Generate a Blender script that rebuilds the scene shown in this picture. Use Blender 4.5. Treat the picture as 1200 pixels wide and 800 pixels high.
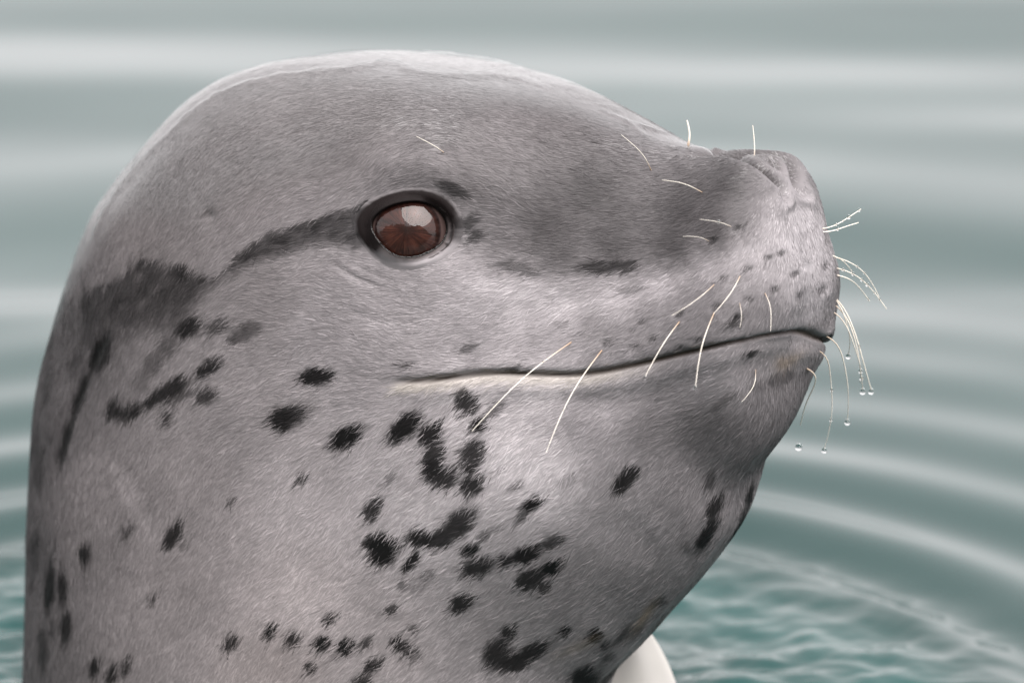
import bpy, math, random
import numpy as np
from mathutils import Vector, Matrix

# ------------------------------------------------------------------ scene, camera, light
for o in list(bpy.data.objects):
    bpy.data.objects.remove(o)
scene = bpy.context.scene
COL = scene.collection
R = math.radians

YAW, ELEV, DIST = R(32.0), R(15.0), 3.0        # camera azimuth off the beam of the head, height angle, distance
HEAD_Z = 0.24                                  # aim point above the water
AIM = np.array([0.0, 0.0, HEAD_Z])
TO_CAM = np.array([math.sin(YAW)*math.cos(ELEV), -math.cos(YAW)*math.cos(ELEV), math.sin(ELEV)])
CAM = AIM + DIST*TO_CAM
RIGHT = np.array([math.cos(YAW), math.sin(YAW), 0.0])
UP = np.cross(TO_CAM, RIGHT)

cam_d = bpy.data.cameras.new('camera')
cam = bpy.data.objects.new('camera', cam_d)
COL.objects.link(cam)
cam.matrix_world = Matrix([[RIGHT[i], UP[i], TO_CAM[i], CAM[i]] for i in range(3)] + [[0, 0, 0, 1]])
cam_d.sensor_width = 36.0
cam_d.lens = 180.0
cam_d.clip_start = 0.05
cam_d.clip_end = 8000
cam_d.dof.use_dof = True
cam_d.dof.focus_distance = 2.90
cam_d.dof.aperture_fstop = 0.180/0.035
scene.camera = cam

SUN_EL, SUN_AZ = R(58), R(120)                 # overcast: broad soft sun ahead of the animal
w = bpy.data.worlds.new('World'); scene.world = w; w.use_nodes = True
nt = w.node_tree; nt.nodes.clear()
sky = nt.nodes.new('ShaderNodeTexSky'); sky.sky_type = 'NISHITA'; sky.sun_disc = False
sky.sun_elevation = SUN_EL; sky.sun_rotation = SUN_AZ
sky.air_density = 1.0; sky.dust_density = 6.0; sky.ozone_density = 1.0
hs = nt.nodes.new('ShaderNodeHueSaturation'); hs.inputs['Saturation'].default_value = 0.06
mx = nt.nodes.new('ShaderNodeMix'); mx.data_type = 'RGBA'
mx.inputs['Factor'].default_value = 0.8
mx.inputs['B'].default_value = (7.2, 7.0, 7.07, 1)     # even cloud deck
bg = nt.nodes.new('ShaderNodeBackground'); bg.inputs['Strength'].default_value = 0.10
wo = nt.nodes.new('ShaderNodeOutputWorld')
nt.links.new(sky.outputs[0], hs.inputs['Color']); nt.links.new(hs.outputs[0], mx.inputs['A'])
nt.links.new(mx.outputs['Result'], bg.inputs['Color']); nt.links.new(bg.outputs[0], wo.inputs[0])

sun_d = bpy.data.lights.new('sun', 'SUN'); sun_d.energy = 2.6; sun_d.angle = R(70); sun_d.color = (1.0, 0.975, 0.95)
sun = bpy.data.objects.new('sun', sun_d); COL.objects.link(sun)
# sun direction (Nishita: rotation measured from +Y towards +X)
sd = Vector((math.sin(SUN_AZ)*math.cos(SUN_EL), math.cos(SUN_AZ)*math.cos(SUN_EL), math.sin(SUN_EL)))
sun.rotation_euler = sd.to_track_quat('Z', 'Y').to_euler()
sun.location = (0, 0, 5)

scene.view_settings.view_transform = 'Standard'
scene.view_settings.look = 'None'
scene.view_settings.gamma = 1.0
scene.view_settings.use_curve_mapping = False
scene.view_settings.exposure = 1.27

# ------------------------------------------------------------------ measuring helpers
# The photograph was measured in a 1200 x 800 grid; 1 unit = 0.5 mm on the plane through the aim point.
U = 0.0005
# The animal holds its head rolled a little away from the viewer: it is built upright in its own frame,
# with the viewer's position turned the other way, and HEAD turns it into the world.
ROLL = R(-5.0)
def _rx(a): return np.array([[1, 0, 0], [0, math.cos(a), -math.sin(a)], [0, math.sin(a), math.cos(a)]])
W_TO_CAM, W_RIGHT, W_UP, W_CAM = TO_CAM, RIGHT, UP, CAM
TO_CAM, RIGHT, UP = _rx(-ROLL) @ W_TO_CAM, _rx(-ROLL) @ W_RIGHT, _rx(-ROLL) @ W_UP
CAM = AIM+_rx(-ROLL) @ (W_CAM-AIM)
def to_world(p): return AIM+_rx(ROLL) @ (np.asarray(p)-AIM)
def ray(px, py):
    px = np.asarray(px, float); py = np.asarray(py, float)
    d = -TO_CAM*DIST + ((px-600)*U)[..., None]*RIGHT - ((py-400)*U)[..., None]*UP
    return d
def on_plane(px, py, y=0.0):
    """point of the plane y = const seen at a measured position"""
    d = ray(px, py)
    t = (y-CAM[1])/d[..., 1]
    return CAM + d*t[..., None]
def measure(P):
    v = P-CAM
    z = -(v @ TO_CAM)
    return np.stack([600 + (v @ RIGHT)/z*DIST/U, 400 - (v @ UP)/z*DIST/U], -1)
def mirrored(P):
    """the animal is symmetric: read the far side as the near side"""
    Q = P.copy(); Q[..., 1] = -np.abs(Q[..., 1]); return Q

def spline(t, y, tt):
    """natural cubic spline"""
    t = np.asarray(t, float); y = np.asarray(y, float)
    one = y.ndim == 1
    if one: y = y[:, None]
    n = len(t); h = np.diff(t)
    A = np.zeros((n, n)); b = np.zeros((n, y.shape[1]))
    A[0, 0] = A[-1, -1] = 1
    for i in range(1, n-1):
        A[i, i-1] = h[i-1]; A[i, i] = 2*(h[i-1]+h[i]); A[i, i+1] = h[i]
        b[i] = 3*((y[i+1]-y[i])/h[i]-(y[i]-y[i-1])/h[i-1])
    c = np.linalg.solve(A, b)
    i = np.clip(np.searchsorted(t, tt)-1, 0, n-2)
    d = (c[i+1]-c[i])/(3*h[i])[:, None]
    bb = ((y[i+1]-y[i])/h[i][:, None])-h[i][:, None]*(2*c[i]+c[i+1])/3
    dx = (tt-t[i])[:, None]
    r = y[i]+bb*dx+c[i]*dx**2+d*dx**3
    return r[:, 0] if one else r

def sstep(a, b, x):
    t = np.clip((x-a)/(b-a), 0, 1); return t*t*(3-2*t)

def _hash(i, j, k, s):
    h = (i*374761393 + j*668265263 + k*2147483647 + s*1274126177) & 0xffffffff
    h = ((h ^ (h >> 13))*1274126177) & 0xffffffff
    h = (h ^ (h >> 16)) & 0xffff
    return h/65535.0
def vnoise(P, s=0):
    """value noise on (N,3) points, -1..1"""
    P = np.asarray(P, float)
    f = np.floor(P).astype(np.int64); t = P-f; t = t*t*(3-2*t)
    r = 0
    for a in (0, 1):
        for b in (0, 1):
            for c in (0, 1):
                wgt = (t[..., 0] if a else 1-t[..., 0])*(t[..., 1] if b else 1-t[..., 1])*(t[..., 2] if c else 1-t[..., 2])
                r = r + wgt*_hash(f[..., 0]+a, f[..., 1]+b, f[..., 2]+c, s)
    return r*2-1
def fbm(P, s=0, o=3):
    r = 0; a = 1.0; n = 0
    for i in range(o):
        r = r + a*vnoise(P*(2.03**i), s+i); n += a; a *= 0.5
    return r/n
def noise2(q, sc, s=0, o=3):
    return fbm(np.stack([q[..., 0]/sc, q[..., 1]/sc, np.zeros(q.shape[:-1])+0.37], -1), s, o)

def seg_dist(q, pts):
    """distance to a polyline, its signed side (>0 below) and the position along it 0..1"""
    pts = np.asarray(pts, float)
    best = np.full(q.shape[:-1], 1e9); side = np.zeros(q.shape[:-1]); pos = np.zeros(q.shape[:-1])
    L = np.r_[0, np.cumsum(np.hypot(*np.diff(pts, axis=0).T))]
    for i in range(len(pts)-1):
        a, b = pts[i], pts[i+1]; e = b-a; l = np.hypot(*e)
        t = np.clip(((q-a) @ e)/l**2, 0, 1)
        d = q-(a+t[..., None]*e)
        dd = np.hypot(d[..., 0], d[..., 1])
        m = dd < best
        sg = np.sign(e[0]*(q[..., 1]-a[1])-e[1]*(q[..., 0]-a[0]))
        best = np.where(m, dd, best); side = np.where(m, sg, side); pos = np.where(m, (L[i]+t*l)/L[-1], pos)
    return best, side, pos
def smooth_line(pts, n=40):
    pts = np.asarray(pts, float)
    t = np.r_[0, np.cumsum(np.hypot(*np.diff(pts, axis=0).T))]
    return spline(t, pts, np.linspace(0, t[-1], n))
def poly_sd(q, pts):
    """signed distance to a polygon, > 0 inside"""
    pts = np.asarray(pts, float); n = len(pts)
    inside = np.zeros(q.shape[:-1], bool)
    x, y = q[..., 0], q[..., 1]
    for i in range(n):
        x1, y1 = pts[i]; x2, y2 = pts[(i+1) % n]
        c = ((y1 > y) != (y2 > y)) & (x < (x2-x1)*(y-y1)/(y2-y1+1e-12)+x1)
        inside ^= c
    d, _, _ = seg_dist(q, np.r_[pts, pts[:1]])
    return np.where(inside, d, -d)
def blob(q, cx, cy, rx, ry, ang=0):
    """gaussian bump, ang in degrees, counter-clockwise as seen"""
    a = R(-ang); c, s = math.cos(a), math.sin(a)
    dx = q[..., 0]-cx; dy = q[..., 1]-cy
    u = (dx*c+dy*s)/rx; v = (-dx*s+dy*c)/ry
    return np.exp(-0.5*(u*u+v*v))

# ------------------------------------------------------------------ the seal's head and neck: lofted sections
# top of section (dorsal midline), bottom (ventral midline), half width, height of the widest level, squareness
SEC = [   # measured: Tx, Ty, Bx, By, W, f, squareness above, below
 (948, 308, 948, 308, 0, 0.5, 2, 2),
 (943, 274, 945, 338, 46, 0.42, 2.2, 2.2),
 (933, 244, 936, 364, 78, 0.40, 2.3, 2.3),
 (919, 215, 926, 392, 103, 0.39, 2.35, 2.35),
 (900, 189, 918, 429, 117, 0.4, 2.35, 2.35),
 (868, 184.5, 915.5, 473.8, 122, 0.42, 2.3, 2.3),
 (825, 177, 900, 521.2, 128, 0.45, 2.2, 2.2),
 (774.5, 162, 868.5, 562, 140, 0.47, 2.5, 2.2),
 (709.5, 135, 856.6, 608.9, 160, 0.5, 2.9, 2.1),
 (636, 104, 832, 652.3, 186, 0.52, 3.2, 2.08),
 (558.7, 82, 804.5, 687.5, 210, 0.54, 3.4, 2.06),
 (469.7, 69, 778, 716.5, 228, 0.54, 3.4, 2.05),
 (380, 65.5, 752, 746, 244, 0.54, 3.3, 2.03),
 (291, 90, 724, 776, 256, 0.54, 3, 2),
 (223, 149, 698, 806, 266, 0.53, 2.6, 2),
 (162, 218, 683, 846, 275, 0.52, 2.3, 2),
 (120, 304, 673, 893, 284, 0.52, 2, 2),
 (93, 400, 665, 950, 292, 0.51, 2, 2),
 (83, 505, 661, 1012, 300, 0.5, 2, 2),
 (80, 622, 660, 1075, 305, 0.5, 2, 2),
 (78, 740, 663, 1140, 310, 0.5, 2, 2),
 (73, 860, 668, 1210, 318, 0.5, 2, 2),
 (64, 1000, 680, 1300, 325, 0.5, 2, 2),
 (57, 1160, 695, 1400, 330, 0.5, 2, 2),
]
#FIT
SEC = np.array(SEC, float)
NU, NEAR, FAR = 600, 330, 170
def body_base(SEC, NU=NU, NEAR=NEAR, FAR=FAR):
    T3 = on_plane(SEC[:, 0], SEC[:, 1]); B3 = on_plane(SEC[:, 2], SEC[:, 3])
    Wm = SEC[:, 4]*U
    mid = (T3+B3)/2
    dl = 0.5*(np.linalg.norm(np.diff(T3, axis=0), axis=1)+np.linalg.norm(np.diff(B3, axis=0), axis=1))
    t = np.r_[0, np.cumsum(dl)]
    # finer rings over the face, coarser below the water
    tt = np.linspace(0, 1, NU)
    tt = t[-1]*(0.62*tt+0.38*tt**2.2)
    X = spline(t, np.c_[T3[:, [0, 2]], B3[:, [0, 2]], Wm, SEC[:, 5], SEC[:, 6], SEC[:, 7]], tt)
    th = np.r_[np.linspace(0, math.pi, NEAR, endpoint=False), math.pi+np.linspace(0, math.pi, FAR, endpoint=False)]
    c, s = np.cos(th), np.sin(th)
    T = X[:, 0:2]; B = X[:, 2:4]; W = np.maximum(X[:, 4], 0)[:, None]; f = X[:, 5][:, None]; e = 2.0/np.where(c[None, :] > 0, X[:, 6][:, None], X[:, 7][:, None])
    M = B+f*(T-B)
    ca = np.sign(c)*np.abs(c)**e; sa = np.sign(s)*np.abs(s)**e
    vert = np.where(ca > 0, ca*(1-f), ca*f)
    P = np.zeros((NU, len(th), 3))
    P[..., 0] = M[:, None, 0]+vert*(T-B)[:, None, 0]
    P[..., 2] = M[:, None, 1]+vert*(T-B)[:, None, 1]
    P[..., 1] = -sa*W
    return P
def grid_normals(P):
    du = np.gradient(P, axis=0)
    dv = np.roll(P, -1, 1)-np.roll(P, 1, 1)
    n = np.cross(dv, du)
    n[0] = n[1].mean(0)
    n /= np.linalg.norm(n, axis=-1, keepdims=True)+1e-12
    return n

# ------------------------------------------------------------------ relief of the face
MOUTH = smooth_line([(455,447),(490,446),(530,442),(575,437),(630,438),(690,437),(740,428),(790,416),(840,404),(885,392),(908,387),(926,387)], 60)
# the lip hangs a little lower on the far side
MOUTH_FAR = np.r_[MOUTH[:28], smooth_line([(690,439),(760,440),(830,438),(858,431),(879,417),(901,403),(918,391.5),(928,387)], 24)]
def mouth_dist(q, far):
    d, s, t = seg_dist(q, MOUTH)
    d2, s2, t2 = seg_dist(q, MOUTH_FAR)
    return np.where(far, d2, d), np.where(far, s2, s), np.where(far, t2, t)
NOSTRIL = smooth_line([(806,184),(835,183),(862,187),(885,197),(903,212),(914,224),(917,236)], 40)
NFOLD = smooth_line([(868,182),(890,187),(908,198),(922,209),(932,221)], 30)
EYE_C = np.array([481., 269.])
def relief(q, P):
    """height in millimetres added along the normal, q = measured position, P = metres"""
    h = np.zeros(q.shape[:-1])
    # mouth: closed lips, the upper one overhanging
    far = P[..., 1] > 0
    d, s, t = mouth_dist(q, far)
    open_ = sstep(0.0, 0.16, t)
    h += -3.2*open_*np.exp(-(d/2.3)**2) - 1.2*sstep(0, .06, t)*np.exp(-(d/3.0)**2)
    h += np.where(s < 0, 1.0, 0)*open_*1.7*np.exp(-(np.maximum(d-5, 0)/22)**2)*(1-np.exp(-(d/5.0)**2))
    h += np.where(s > 0, 1.0, 0)*open_*(1.5*np.exp(-((d-16)/11)**2))
    # chin set back under the upper lip
    h += -2.2*sstep(800, 930, q[..., 0])*sstep(-4, 8, np.where(s > 0, d, -d))*np.exp(-(np.maximum(d-40, 0)/60)**2)*sstep(380, 400, q[..., 1])
    h += 2.5*blob(q, 905, 415, 28, 20)
    # whisker pad
    h += 2.4*blob(q, 890, 350, 62, 32, 20) + 3.0*blob(q, 820, 375, 75, 26, 14) + 2.5*blob(q, 700, 405, 80, 22, 8)
    h += 3.0*blob(q, 930, 372, 28, 26)*np.clip(np.abs(P[..., 1])/0.02, 0, 1)
    h += np.where(far, 4.0, 0)*blob(q, 876, 418, 30, 24, 30)*sstep(0, .012, P[..., 1])
    h += -0.9*np.exp(-(np.abs(P[..., 1])/0.008)**2)*sstep(215, 250, q[..., 1])*sstep(375, 330, q[..., 1])*sstep(880, 915, q[..., 0])
    h += -3.0*blob(q, 740, 335, 90, 16, 14)                       # hollow between snout and lip pad
    # snout and nostrils
    h += 4.0*blob(q, 862, 216, 50, 24, -18)
    d, s, t = seg_dist(q, NOSTRIL)
    h += -9.0*np.sin(np.pi*np.clip(t*0.93+0.05, 0, 1))**0.7*np.exp(-(d/4.0)**2)
    h += np.where(s < 0, 1, -0.0)*2.0*np.exp(-((d-9)/5)**2)*sstep(.2, .5, t)
    h += np.where(s > 0, 1, 0)*2.4*np.exp(-((d-10)/9)**2)
    d, s, t = seg_dist(q, NFOLD)
    h += -3.6*np.sin(np.pi*np.clip(t*0.9+.06, 0, 1))*np.exp(-(d/3.4)**2)
    # forehead stop and brow
    h += -2.5*blob(q, 775, 205, 38, 26)
    h += 4.5*blob(q, 515, 200, 62, 20, -14) - 2.5*blob(q, 590, 255, 40, 34) - 1.6*blob(q, 520, 178, 9, 7)
    h += 1.6*blob(q, 440, 205, 60, 16, 20)
    # eye socket
    h += -4.0*blob(q, 485, 268, 62, 44) - 2.0*blob(q, 560, 285, 22, 14)
    ex = (q[..., 0]-EYE_C[0])/45.0; ey = (q[..., 1]-EYE_C[1])/35.0
    er = np.hypot(ex, ey)
    h += -17.0*sstep(1.12, 0.72, er)
    # cheek, creases below the eye, neck roll, ear opening
    h += 3.0*blob(q, 330, 420, 120, 90) + 3.0*blob(q, 640, 560, 130, 70, 30)
    for L, dep, sg in (([(388,306),(405,318),(430,331),(452,338)], 1.4, 3.2), ([(402,302),(430,318),(470,332)], .7, 3.0),
                       ([(520,308),(545,298),(562,283)], .9, 3.0), ([(380,345),(430,372),(480,382)], .5, 5),
                       ([(132,380),(112,420),(92,462),(76,510),(66,560)], 2.6, 6.0), ([(180,560),(170,620),(190,690)], .6, 12),
                       ([(490,160),(530,190),(552,225)], .8, 9), ([(440,452),(470,448),(500,446)], .8, 5),
                       ([(640,470),(720,472),(800,462)], 1.6, 16), ([(700,600),(760,640),(790,690)], .8, 18)):
        d, s, t = seg_dist(q, smooth_line(L, 16))
        h += -dep*np.sin(np.pi*np.clip(t, .02, .98))**.6*np.exp(-(d/sg)**2)
    h += -1.6*blob(q, 246, 253, 4, 3.2)
    # follicle dimples of the whiskers
    for x, y in FOLLICLES:
        h += -1.1*blob(q, x, y, 3.4, 2.6, 30) + .5*blob(q, x-5, y+4, 6, 5)
    h += 0.7*noise2(q, 90, 3, 2) + 0.28*noise2(q, 22, 8, 2)
    return h
FOLLICLES = [(683,388),(710,402),(750,377),(797,369),(839,359),(843,328),(872,316),(897,303),(912,298),(870,351),(900,338),
             (859,372),(765,398),(742,406),(797,407),(820,398),(925,322),(928,345),(862,268),(833,282)]

# ------------------------------------------------------------------ colours of the coat

SPOTS = [(a if len(a) == 6 else a+(1.0,)) for a in (
 (373,440,22,10,5),(341,487,26,14,18),(333,491,14,16,40),(407,511,24,12,28),(476,500,27,13,42),(506,508,18,11,42),(549,470,13,16,40),(583,478,13,6,35,.7),
 (562,497,11,8,30),(511,532,12,22,-20),(556,531,13,21,-22),(523,558,16,14,30),(508,549,13,16,0),(555,566,15,13,30),(553,545,10,10,0),
 (438,595,9,17,-22),(450,643,19,20,0),(440,636,14,9,0),(495,630,20,10,-8),(540,612,27,15,45),(518,630,20,12,30),(551,643,11,7,20),(483,658,7,15,-28),
 (560,663,20,12,20),(593,655,9,7,0),(618,648,20,10,20),(650,633,15,7,28,.8),(648,663,16,9,22),(622,678,18,12,25),(638,687,8,7,0,.8),(542,705,16,9,28),
 (625,589,15,7,28),(614,601,5,12,-35,.8),(733,561,18,9,52),(741,553,9,9,0),(607,568,8,5,25,.6),(567,626,8,5,30,.6),(584,617,7,5,30,.35),(502,675,9,6,20,.5),
 (473,686,7,5,20,.5),(490,688,10,6,20,.25),(460,713,7,6,30,.8),(387,723,8,6,20),(378,753,8,9,0),(405,757,9,9,20),(429,752,9,5,30,.8),(467,752,10,8,0),
 (480,760,11,7,-20),(437,779,15,7,38),(363,781,8,6,-20,.9),(425,798,13,6,0),(585,767,20,19,0),(598,740,12,9,40),(627,763,22,9,22),(605,775,22,12,10),
 (487,735,8,4,30,.6),(488,772,8,4,30,.6),(390,768,6,4,30,.4),(665,740,7,5,35),(698,743,9,6,35),(710,755,8,5,40,.8),(732,745,16,4,45,.7),(715,771,8,4,48,.7),
 (687,796,19,15,20),(745,742,10,3,48,.5),(728,785,14,3,48,.4),(775,705,8,4,35,.7),(838,593,7,15,-25),(830,625,8,24,-30),(833,563,5,12,-25,.6),(803,640,5,5,0,.4),
 (866,596,3,14,-25,.6),(98,648,6,15,-8),(103,660,3,6,0,.5),(57,686,5,34,-4),(72,685,6,22,-6),(203,625,8,20,-28),(215,638,3,5,-30,.5),(148,621,4,7,-15,.8),
 (178,701,4,7,-20,.8),(270,752,9,11,-30),(318,738,6,10,-20),(343,748,8,9,-10,.9),(352,561,9,6,28,.9),(272,586,6,4,35,.7),(110,781,5,12,-10),(130,788,7,13,-20),
 (148,778,5,11,-15),(75,733,7,20,-3),(60,735,4,14,0,.6),(458,560,8,4,40,.5),(587,548,5,3,40,.5),(670,560,4,9,-30,.35),(660,562,3,6,-30,.3),
 (222,383,17,11,30),(257,382,16,8,15,.7),(197,405,14,10,40,.6),(181,424,15,9,40,.55),(165,447,9,14,-25,.3),(292,388,22,9,22,.6),(278,396,9,6,0,.6),(247,430,19,8,33,.9),
 (203,455,26,9,28),(182,466,16,8,28),(152,481,20,8,28),(212,462,22,7,25,.6),(133,477,8,13,-28),(243,462,15,8,5,.8),(197,490,8,9,-30,.85),(117,413,10,25,-28),(91,462,5,30,-22),(76,515,5,34,-14),
 (60,400,5,20,-5,.5),(55,450,6,30,-3,.6),(45,540,5,40,0,.4),(88,420,6,14,-20,.5),(40,640,4,30,0,.5),(48,760,5,30,0,.7),
 (607,314,28,7,-12,.55),(704,312,30,6,2,.75),(735,311,14,5,8,.7),(548,260,15,7,40,.75),(556,276,12,6,35,.6),(532,222,20,6,-22,.75),(497,170,12,4,-10,.25),
 (550,408,11,3,20,.6),(480,428,7,3,0,.8),(607,434,10,4,5,.7),(740,338,18,3,8,.5),(660,378,9,3,0,.4),(912,446,11,9,40,.55),(890,452,10,6,30,.3),(875,412,9,3,12,.8),(850,470,20,4,35,.3),(858,372,9,4,40,.8))]
DARK_PATCH = [(96,345),(97,325),(103,338),(116,332),(124,336),(136,322),(148,324),(150,304),(158,312),(164,292),(170,304),(184,302),(196,312),(210,308),(232,318),(246,326),(262,316),(284,296),
              (300,280),(318,266),(342,264),(372,254),(400,246),(432,232),(445,262),(438,292),(412,300),(392,288),(362,292),(330,304),(300,312),(272,326),(250,342),(236,366),(214,388),(190,396),(168,394),(150,404),
              (128,400),(110,424),(96,400),(94,370)]
FILM = [(-40,700),(40,470),(62,420),(92,350),(97,318),(116,325),(150,300),(184,297),(245,310),(284,290),(318,260),(345,258),(398,241),(428,228),(455,214),(495,206),
        (530,214),(560,200),(610,178),(680,168),(740,172),(790,182),(840,176),(1100,-200),(600,-500),(-300,-500),(-500,700)]
SHEEN = [   # pale patches: water sheen painted into the coat below the eye and on the neck
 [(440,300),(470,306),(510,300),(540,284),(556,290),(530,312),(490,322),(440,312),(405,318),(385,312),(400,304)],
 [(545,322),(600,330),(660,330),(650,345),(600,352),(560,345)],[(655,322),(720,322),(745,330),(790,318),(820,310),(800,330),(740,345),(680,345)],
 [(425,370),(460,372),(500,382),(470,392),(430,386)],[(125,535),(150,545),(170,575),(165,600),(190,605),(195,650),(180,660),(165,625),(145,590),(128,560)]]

TONES = np.array([  # x, y, fur grey plus painted nose sheen and lower-edge dimming, warmth
 (400,120,.21,.5),(250,180,.22,.5),(160,260,.22,.6),(650,150,.19,.3),(560,200,.20,.3),(700,230,.10,.3),(640,270,.11,.3),(860,215,.07,.2),(800,250,.08,.2),
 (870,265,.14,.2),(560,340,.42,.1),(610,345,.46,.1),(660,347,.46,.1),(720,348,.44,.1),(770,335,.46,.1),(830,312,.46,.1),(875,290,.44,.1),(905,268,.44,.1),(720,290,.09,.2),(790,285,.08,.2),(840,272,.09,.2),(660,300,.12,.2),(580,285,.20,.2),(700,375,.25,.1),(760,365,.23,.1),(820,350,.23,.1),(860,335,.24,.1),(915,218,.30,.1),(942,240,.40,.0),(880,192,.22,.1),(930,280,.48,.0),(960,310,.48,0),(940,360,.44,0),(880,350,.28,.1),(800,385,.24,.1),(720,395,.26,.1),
 (640,400,.30,.1),(560,400,.32,.1),(450,360,.33,.2),(380,380,.32,.2),(470,425,.33,.2),(300,350,.26,.4),(560,455,.58,.3),(640,450,.54,.2),(740,450,.36,.1),(840,430,.34,.1),(900,420,.34,.3),
 (900,480,.20,.1),(830,500,.18,.1),(760,490,.20,.1),(680,490,.30,.1),(880,560,.21,.1),(820,590,.25,.2),(740,600,.32,.2),(600,520,.58,.2),(640,540,.60,.2),(520,600,.48,.3),(450,540,.45,.3),(360,560,.40,.4),
 (300,470,.31,.4),(230,560,.27,.5),(120,560,.25,.5),(90,640,.23,.5),(45,520,.13,.2),(38,650,.15,.2),(70,380,.14,.3),(100,300,.19,.4),(200,700,.27,.6),(350,700,.39,.7),(320,790,.30,1.0),(450,770,.32,.6),(560,740,.32,.4),
 (680,690,.27,.3),(760,690,.25,.3),(700,780,.31,.4),(150,790,.26,.6),(60,790,.18,.4)])
def coat(q, far):
    """fur colour (linear rgb) at measured positions"""
    qq = q + 5.0*np.stack([noise2(q, 16, 21, 2), noise2(q, 16, 27, 2)], -1)
    g = np.zeros(len(q)); wm = np.zeros(len(q)); ws = np.zeros(len(q))
    for x, y, v, k in TONES:
        d2 = ((qq[:, 0]-x)**2+(qq[:, 1]-y)**2+400.0)
        wgt = d2**-1.6
        g += wgt*v; wm += wgt*k; ws += wgt
    g /= ws; wm /= ws
    g *= 1+0.13*noise2(q, 55, 5, 3)+0.10*noise2(q*np.array([1.0, 1.0]), 12, 31, 2)
    # dark ragged patch behind the eye
    dp = poly_sd(q+8*np.stack([noise2(q, 12, 41, 3), noise2(q, 12, 43, 3)], -1), DARK_PATCH)
    k = sstep(-1.5, 3.0, dp)*np.clip(0.90+.30*noise2(q, 24, 44, 3), 0, 1)
    dl, _, _ = seg_dist(q, [(440,300),(412,304),(392,296),(362,300),(330,312),(300,320),(272,334),(250,350),(236,374),(214,396),(190,404),(150,412),(110,430)])
    k *= sstep(-2, 26, dl)*np.clip(.9+.5*noise2(q, 8, 46, 2), 0, 1)
    lower = sstep(330, 410, q[:, 1])
    k *= 1-0.45*lower*(q[:, 0] < 260)
    g = g*(1-k)+0.028*k
    # speckles
    e = np.zeros(len(q))
    nx = noise2(q, 7, 51, 2); ny = noise2(q, 7, 53, 2)
    for cx, cy, rx, ry, ang, kk in SPOTS:
        m = (np.abs(q[:, 0]-cx) < 2.2*max(rx, ry)+8) & (np.abs(q[:, 1]-cy) < 2.2*max(rx, ry)+8)
        if not m.any(): continue
        a = R(-ang); c, s = math.cos(a), math.sin(a)
        dx = q[m, 0]-cx+4.6*nx[m]; dy = q[m, 1]-cy+4.6*ny[m]
        r = np.hypot((dx*c+dy*s)/(rx+1.6), (-dx*s+dy*c)/(ry+1.6))
        e[m] = np.maximum(e[m], kk*(.94+.06*math.sin(cx*3.1+cy))*sstep(1.2, 0.62, r))
    for x, y in FOLLICLES:
        e = np.maximum(e, .62*np.clip(blob(q, x+3, y-1, 5.0, 2.3, 28)*1.5-.2, 0, 1))
    g = g*(1-e)+0.016*e
    # dark lip line, rim of the eye
    d, s, t = mouth_dist(q, far)
    lip = np.exp(-(d/2.6)**2)*sstep(0, .1, t)
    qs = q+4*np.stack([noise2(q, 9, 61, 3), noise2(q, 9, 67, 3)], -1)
    for S in SHEEN:      # water sheen painted as paler coat
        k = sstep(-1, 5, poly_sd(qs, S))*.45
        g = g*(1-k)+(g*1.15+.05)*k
    g = .67*np.where(g > .05, .25*(np.maximum(g, .05)/.25)**1.35, g*.57)
    fw = film_amount(q)
    g = g*(1-.25*sstep(15, 80, fw))
    rgb = np.stack([g*(1.0+.05*wm), g*(0.925-.005*wm), g*(0.965-.05*wm)], -1)
    rgb = rgb*(1-.7*lip[:, None])+np.array([.10, .068, .04])*.7*lip[:, None]
    for ln, wd_ in ((NOSTRIL, 4.0), (NFOLD, 2.6)):      # bare dark skin inside the nostril
        dn, _, tn = seg_dist(q, ln)
        k = (.85*np.exp(-(dn/wd_)**2)*np.sin(np.pi*np.clip(tn, .03, .97))**.6)[:, None]
        rgb = rgb*(1-k)+np.array([.035, .028, .028])*k
    pale = np.exp(-((d-7)/6)**2)*sstep(0, .03, t)*sstep(.75, .4, t)*(s > 0)
    rgb = rgb*(1-.6*pale[:, None])+np.array([.42, .38, .33])*.6*pale[:, None]
    er = np.hypot((q[:, 0]-EYE_C[0])/52, (q[:, 1]-EYE_C[1]+3)/40)
    k = sstep(1.12, .9, er)[:, None]*.85
    rgb = rgb*(1-k)+np.array([.03, .022, .02])*k
    # ochre stains on the throat and chin
    for cx, cy, rx, ry, a, kk in ((758,722,14,3,55,.3),(680,757,18,4,25,.15),(918,425,6,8,60,.3),(935,430,7,6,0,.15)):
        k = (kk*np.clip(blob(q, cx, cy, rx, ry, a)*1.2, 0, 1))[:, None]
        rgb = rgb*(1-k)+np.array([.24, .15, .05])*k
    return np.clip(rgb, .008, .8)
CROWN = [(-40,560),(60,400),(92,330),(138,262),(200,196),(260,158),(332,136),(430,124),(520,124),(600,132),(668,148),(728,168),(795,184),(850,187),(900,196),(935,208),(1100,-200),(600,-500),(-300,-500),(-500,700)]
def crown_amount(q):
    qq = q+3.0*np.stack([noise2(q, 30, 161, 2), noise2(q, 30, 167, 2)], -1)
    return poly_sd(qq, CROWN)
def film_amount(q):
    qq = q+4.5*np.stack([noise2(q, 10, 61, 3), noise2(q, 10, 67, 3)], -1)
    f = poly_sd(qq, FILM)
    return f

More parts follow.
